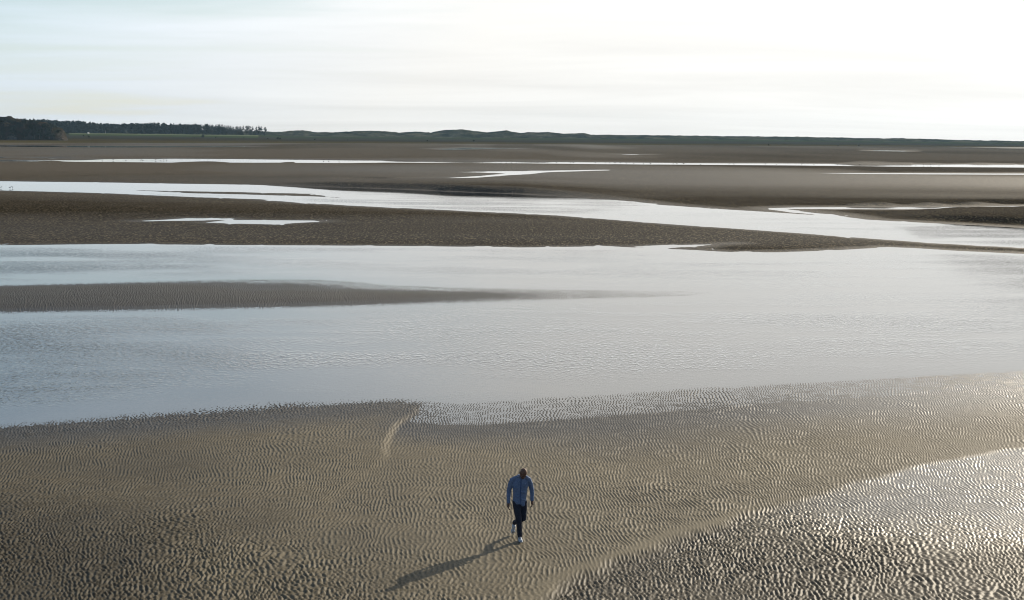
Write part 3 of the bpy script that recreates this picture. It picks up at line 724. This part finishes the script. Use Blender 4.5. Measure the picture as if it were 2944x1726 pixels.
for px, py in ((479, 460), (470, 461), (462, 460), (448, 462), (405, 464), (410, 465), (362, 465), (294, 460), (325, 462), (930, 462), (945, 462), (975, 463),
               (1388, 466), (1426, 467), (1440, 467), (1455, 467), (1470, 466), (1484, 467), (1512, 468), (1545, 469), (1575, 470), (1600, 470), (1640, 471), (1648, 471), (1712, 471),
               (1722, 470), (1740, 471), (1752, 471), (1768, 472), (1784, 471), (1801, 472), (1822, 473), (1850, 473), (1870, 474), (1935, 474), (1946, 474), (1965, 474), (2014, 476),
               (2096, 475), (2110, 476), (2200, 475), (2232, 476), (2305, 475), (2340, 476), (2408, 476), (2472, 477), (2520, 478), (2633, 478), (2655, 477), (2668, 477), (2676, 477), (2700, 478)):
    part = 'left stretch of the far channel, below the pine wood' if px < 600 else 'middle stretch of the far channel, below the dunes' if px < 1700 else 'right stretch of the far channel'
    bird(px, py, random.uniform(0, 6.28), 'tiny dark bird standing in the ' + part, 'birds in the ' + part, random.uniform(1.1, 1.6))

# ------------------------------------------------------------------ the walking man
def ring_loft(rings, n=20):                        # rings: (x, y, z, rx, ry), closed at both ends
    V, Fc = [], []
    for (x, y, z, rx, ry) in rings:
        for k in range(n): a = 2 * math.pi * k / n; V.append((x + rx * math.cos(a), y + ry * math.sin(a), z))
    for i in range(len(rings) - 1):
        for k in range(n): Fc.append((i * n + k, i * n + (k + 1) % n, (i + 1) * n + (k + 1) % n, (i + 1) * n + k))
    Fc.append(tuple(reversed(range(n)))); Fc.append(tuple(range((len(rings) - 1) * n, len(rings) * n)))
    return V, Fc
def limb(pts, rad, n=14):                          # tapered tube through points with rounded ends
    P = [Vector(p) for p in pts]; V, Fc = [], []; secs = []
    d0 = (P[1] - P[0]).normalized(); d1 = (P[-1] - P[-2]).normalized()
    for a in (80, 50, 20): secs.append((P[0] - d0 * rad[0] * math.sin(R(a)), rad[0] * math.cos(R(a)), d0))
    for i, p in enumerate(P):
        d = (P[min(i + 1, len(P) - 1)] - P[max(i - 1, 0)]).normalized(); secs.append((p, rad[i], d))
    for a in (20, 50, 80): secs.append((P[-1] + d1 * rad[-1] * math.sin(R(a)), rad[-1] * math.cos(R(a)), d1))
    ref = Vector((0.3, 1, 0.1)).normalized()
    for (p, r, d) in secs:
        u = d.cross(ref).normalized(); w = u.cross(d)
        for k in range(n): a = 2 * math.pi * k / n; V.append(p + u * r * math.cos(a) + w * r * math.sin(a))
    for i in range(len(secs) - 1):
        for k in range(n): Fc.append((i * n + k, i * n + (k + 1) % n, (i + 1) * n + (k + 1) % n, (i + 1) * n + k))
    Fc.append(tuple(reversed(range(n)))); Fc.append(tuple(range((len(secs) - 1) * n, len(secs) * n)))
    return V, Fc
def ball(c, r, rot=None, n=14, m=10):
    V, Fc = [], []
    for i in range(m + 1):
        t = math.pi * (i + 0.02) / (m + 0.04)
        for k in range(n):
            a = 2 * math.pi * k / n; q = Vector((r[0] * math.sin(t) * math.cos(a), r[1] * math.sin(t) * math.sin(a), -r[2] * math.cos(t)))
            if rot is not None: q = rot @ q
            V.append(Vector(c) + q)
    for i in range(m):
        for k in range(n): Fc.append((i * n + k, i * n + (k + 1) % n, (i + 1) * n + (k + 1) % n, (i + 1) * n + k))
    Fc.append(tuple(reversed(range(n)))); Fc.append(tuple(range(m * n, (m + 1) * n)))
    return V, Fc
def fuse(name, parts, mat, parent, voxel=0.008, smooth=4):   # overlapping closed pieces become one continuous skin
    V, Fc = [], []
    for v, f in parts:
        i = len(V); V += [tuple(q) for q in v]; Fc += [tuple(x + i for x in q) for q in f]
    me = bpy.data.meshes.new(name + '_src'); me.from_pydata(V, [], Fc); me.update()
    tmp = link(bpy.data.objects.new(name + '_src', me))
    r = tmp.modifiers.new('r', 'REMESH'); r.mode = 'VOXEL'; r.voxel_size = voxel; r.use_smooth_shade = True
    s = tmp.modifiers.new('s', 'SMOOTH'); s.factor = 0.5; s.iterations = smooth
    ev = tmp.evaluated_get(bpy.context.evaluated_depsgraph_get())
    out = bpy.data.meshes.new_from_object(ev); out.name = name
    bpy.data.objects.remove(tmp); bpy.data.meshes.remove(me)
    out.materials.clear(); out.materials.append(mat)
    o = link(bpy.data.objects.new(name, out)); o.parent = parent; return o
def cloth_mat(name, a, b, rough, bumpd):
    M = Mat(name); co = M.n('ShaderNodeTexCoord').outputs['Object']
    f = M.noise(co, 9.0, 3, .5, 1.2); w = M.noise(co, 160.0, 2)
    return M.bsdf(M.mix(f, c4(*a), c4(*b)), rough, M.bump(w, .4, .002, M.bump(f, 1.0, bumpd)), 0.25)
MAT_SKIN = plain('skin', (0.10, 0.050, 0.034), 0.7, .15, 12, 0, .4)
MAT_SHIRT = cloth_mat('blue_shirt', (0.080, 0.115, 0.195), (0.115, 0.16, 0.265), .8, .03)
MAT_JEANS = cloth_mat('dark_jeans', (0.010, 0.013, 0.024), (0.020, 0.025, 0.042), .85, .02)
MAT_SHOE = plain('white_canvas', (0.36, 0.39, 0.44), .7, .08); MAT_SOLE = plain('pale_rubber', (0.24, 0.28, 0.36), .6, .1)
MAT_DARKSEAM = plain('placket_seam', (0.03, 0.06, 0.15), .8, .1)

# where the planted shoe stands
fx, fy = ground(1497.0, 1560.0, 0.12)
for _ in range(6):
    zg = float(near_height(np.array([float(fx)]), np.array([float(fy)]))[0][0]); fx, fy = ground(1497.0, 1560.0, zg)
F_FINE2 = None
man = empty('person', (float(fx) - 0.03, float(fy) + 0.16, zg + 0.004))
tag(man, 'bald man in blue shirt and dark jeans walking head bowed across the sand', 'person')
# joints (metres, man faces -Y, his right side is -X)
HIP_R, KNE_R, ANK_R, TOE_R = (-.085, 0, .90), (-.015, -.11, .50), (.012, -.03, .10), (.035, -.20, .035)
HIP_L, KNE_L, ANK_L, TOE_L = (.085, .02, .90), (.085, .02, .49), (-.115, .36, .30), (-.145, .42, .075)
SHO_R, ELB_R, WRI_R = (-.172, .02, 1.375), (-.245, .05, 1.12), (-.252, -.02, .875)
SHO_L, ELB_L, WRI_L = (.190, .03, 1.395), (.268, .10, 1.155), (.280, .06, .915)
HEAD = Vector((.075, -.135, 1.575)); TILT = Matrix.Rotation(R(46), 3, 'X') @ Matrix.Rotation(R(6), 3, 'Y')
TILT = Matrix.Rotation(R(12), 3, 'Z') @ TILT
def hv(x, y, z): return HEAD + TILT @ Vector((x, y, z))
def hand(w, e, side):
    W = Vector(w); d = (W - Vector(e)).normalized(); out = []
    fwd = Vector((0, -1, 0)); fwd = (fwd - d * fwd.dot(d)).normalized(); nrm = d.cross(fwd)
    inw = Vector((-side, 0, 0))
    pc = W + d * .055
    out.append(limb([W - d * .02, W + d * .03, W + d * .085], [.024, .032, .030], 10))
    for k, (off, l) in enumerate(((-.03, .072), (-.010, .080), (.010, .075), (.028, .058))):
        b = W + d * .09 - fwd * off
        out.append(limb([b - d * .02, b + d * l * .45 + inw * .008, b + d * l * .78 + inw * .025, b + d * l * .95 + inw * .042], [.0098, .0092, .0085, .0075], 8))
    tb = W + d * .03 + fwd * .026
    out.append(limb([tb - fwd * .01, tb + d * .03 + fwd * .025 + inw * .01, tb + d * .062 + fwd * .030 + inw * .022], [.0125, .011, .009], 8))
    return out
skin = [ball(hv(0, .008, .02), (.077, .098, .105), TILT), ball(hv(0, -.03, -.055), (.058, .065, .07), TILT), ball(hv(0, -.062, -.098), (.03, .028, .025), TILT),
        limb([hv(0, -.085, .015), hv(0, -.112, -.035), hv(0, -.098, -.045)], [.010, .016, .013], 8),
        ball(hv(0, -.085, .030), (.055, .014, .010), TILT), ball(hv(0, -.088, -.070), (.026, .012, .008), TILT), ball(hv(0, -.086, -.083), (.022, .012, .007), TILT)]
for s in (-1, 1):
    skin += [ball(hv(s * .078, .018, -.01), (.010, .022, .033), TILT), ball(hv(s * .030, -.082, .008), (.014, .012, .010), TILT)]
skin += [limb([(.03, .02, 1.38), (.045, .0, 1.47), HEAD + TILT @ Vector((0, .03, -.04))], [.066, .058, .056], 14),
         ring_loft([(0, .02, .88, .12, .09), (0, .02, 1.05, .12, .085), (.01, .02, 1.25, .14, .10), (.015, .02, 1.40, .14, .085), (.02, .02, 1.45, .06, .05)])]
skin += [limb([SHO_R, ELB_R, WRI_R], [.05, .036, .025]), limb([SHO_L, ELB_L, WRI_L], [.05, .036, .025]),
         limb([HIP_R, KNE_R, ANK_R], [.075, .048, .034]), limb([HIP_L, KNE_L, ANK_L], [.075, .048, .034]),
         limb([ANK_R, TOE_R], [.034, .025], 10), limb([ANK_L, TOE_L], [.034, .025], 10)]
skin += hand(WRI_R, ELB_R, -1) + hand(WRI_L, ELB_L, 1)
body = fuse('body', skin, MAT_SKIN, man, 0.0055, 2)
body['label'] = 'bowed shaven head, neck and bare hands'
for s in (-1, 1):
    eye = mesh_obj('eye', *ball(hv(s * .030, -.089, .006), (.011, .008, .006), TILT, 8, 6), plain('dark_eye', (.02, .015, .012), .2), body, True)
shirt_parts = [ring_loft([(-.005, .0, .855, .150, .115), (-.005, .005, .90, .155, .118), (0, .01, 1.0, .152, .112), (.005, .015, 1.12, .158, .115), (.01, .018, 1.24, .176, .122),
                          (.012, .018, 1.32, .176, .118), (.015, .02, 1.39, .135, .10), (.02, .02, 1.44, .095, .078), (.03, .015, 1.48, .07, .065)], 28),
               limb([(-.02, .025, 1.455), (-.10, .025, 1.415), SHO_R, (-.212, .04, 1.26), ELB_R, (-.252, .015, 1.0), (-.252, -.015, .905)], [.05, .058, .066, .062, .053, .047, .042]),
               limb([(.08, .025, 1.465), (.14, .025, 1.43), SHO_L, (.235, .07, 1.28), ELB_L, (.278, .085, 1.04), (.28, .062, .945)], [.05, .058, .066, .062, .053, .047, .042]),
               limb([(-.045, -.045, 1.468), (.03, -.068, 1.455), (.10, -.03, 1.478)], [.016, .018, .016], 8), limb([(-.045, .05, 1.485), (.03, .075, 1.495), (.105, .045, 1.485)], [.018, .02, .018], 8),
               limb([(-.045, -.045, 1.468), (-.05, .0, 1.48), (-.045, .05, 1.485)], [.016] * 3, 8), limb([(.105, -.03, 1.478), (.108, .01, 1.485), (.105, .045, 1.485)], [.016] * 3, 8),
               ball((.07, -.045, .84), (.055, .055, .05)), ball((-.07, -.05, .855), (.055, .05, .04)), ball((0, .08, .845), (.10, .04, .05))]
for z, x0, x1, y in ((1.03, -.11, .02, -.098), (.96, .0, .11, -.10), (1.13, -.02, .12, -.10), (1.22, -.13, -.03, -.10), (.91, -.12, -.02, -.112)):     # folds of the cloth
    shirt_parts.append(limb([(x0, y + .03, z + .015), ((x0 + x1) / 2, y - .006, z), (x1, y + .03, z - .012)], [.012, .014, .012], 8))
for (x, y, z) in ((-.245, .05, 1.14), (-.246, .045, 1.10), (.268, .10, 1.17), (.269, .10, 1.13)):
    shirt_parts.append(ball((x, y, z), (.058, .056, .012)))
shirt = fuse('shirt', shirt_parts, MAT_SHIRT, man, 0.0065, 4)
fuse('placket', [limb([(.03, -.082, 1.455), (.022, -.104, 1.36), (.018, -.108, 1.24), (.015, -.104, 1.12), (.013, -.106, 1.0), (.012, -.116, .90), (.012, -.112, .85)], [.010] * 7, 8)], MAT_DARKSEAM, shirt, .006, 1)
fuse('chest_pocket', [ball((.10, -.083, 1.285), (.042, .018, .05)), ball((.10, -.086, 1.325), (.045, .016, .014))], MAT_SHIRT, shirt, .006, 1)
for w, e in ((WRI_R, ELB_R), (WRI_L, ELB_L)):
    W = Vector(w); d = (W - Vector(e)).normalized()
    fuse('cuff', [limb([W - d * .055, W - d * .005], [.044, .043], 14)], MAT_SHIRT, shirt, .006, 1)
jp = [ring_loft([(0, .015, .70, .06, .06), (0, .015, .80, .135, .10), (0, .012, .90, .148, .108), (0, .012, .97, .14, .10)], 24),
      limb([(-.072, .005, .88), (-.05, -.06, .69), KNE_R, (.0, -.08, .32), (.010, -.035, .115)], [.098, .083, .066, .060, .056]),
      limb([(.075, .02, .88), (.085, .03, .69), KNE_L, (-.02, .20, .40), (-.108, .345, .315)], [.098, .083, .066, .060, .056])]
for (c, r) in (((-.005, -.10, .46), (.066, .06, .012)), ((.004, -.06, .20), (.064, .064, .012)), ((.008, -.045, .15), (.064, .064, .012)), ((-.035, -.09, .62), (.08, .07, .012))):
    jp.append(ball(c, r))
fuse('jeans', jp, MAT_JEANS, man, 0.0065, 4)
def shoe(parent, heel, toe, down):
    H_, T_ = Vector(heel), Vector(toe); f = (T_ - H_).normalized(); L = .27
    up = (Vector(down) * -1 - f * f.dot(Vector(down) * -1)).normalized(); sd = f.cross(up)
    def P(a, b, c=0): return H_ + f * a + up * b + sd * c
    rot = Matrix((sd, f, up)).transposed()
    upper = fuse('shoe', [ball(P(.035, .045), (.040, .05, .045), rot), ball(P(.10, .05), (.042, .07, .042), rot), ball(P(.19, .032), (.046, .06, .032), rot),
                          limb([P(.04, .05), P(.035, .095)], [.042, .046], 12), limb([P(.08, .075), P(.16, .058)], [.028, .026], 8)], MAT_SHOE, parent, .006, 2)
    fuse('sole', [ball(P(.05, .008), (.045, .065, .016), rot), ball(P(.12, .008), (.040, .08, .014), rot), ball(P(.185, .010), (.050, .075, .015), rot)], MAT_SOLE, upper, .006, 2)
    for k in range(3): fuse('lace', [limb([P(.10 + .025 * k, .094 - .008 * k, -.024), P(.10 + .025 * k, .101 - .008 * k, 0), P(.10 + .025 * k, .094 - .008 * k, .024)], [.005] * 3, 6)], MAT_SOLE, upper, .004, 1)
shoe(man, (.004, .02, .010), (.045, -.24, .010), (0, 0, -1))
shoe(man, (-.118, .425, .275), (-.150, .475, .022), (0, .95, -.1))

# ------------------------------------------------------------------ thin sea air
HZ = bpy.data.materials.new('sea_air'); HZ.use_nodes = True; ht = HZ.node_tree; ht.nodes.clear()
pv = ht.nodes.new('ShaderNodeVolumePrincipled'); pv.inputs['Color'].default_value = (0.48, 0.74, 1.0, 1); pv.inputs['Density'].default_value = 0.00003
pv.inputs['Anisotropy'].default_value = 0.2
ho = ht.nodes.new('ShaderNodeOutputMaterial'); ht.links.new(pv.outputs[0], ho.inputs['Volume'])
e = empty('tmp', (0, 0, 0)); hz = box('haze', (-4000, -60, -3), (4000, 3400, 62), HZ, None); bpy.data.objects.remove(e)
hz['kind'] = 'stuff'
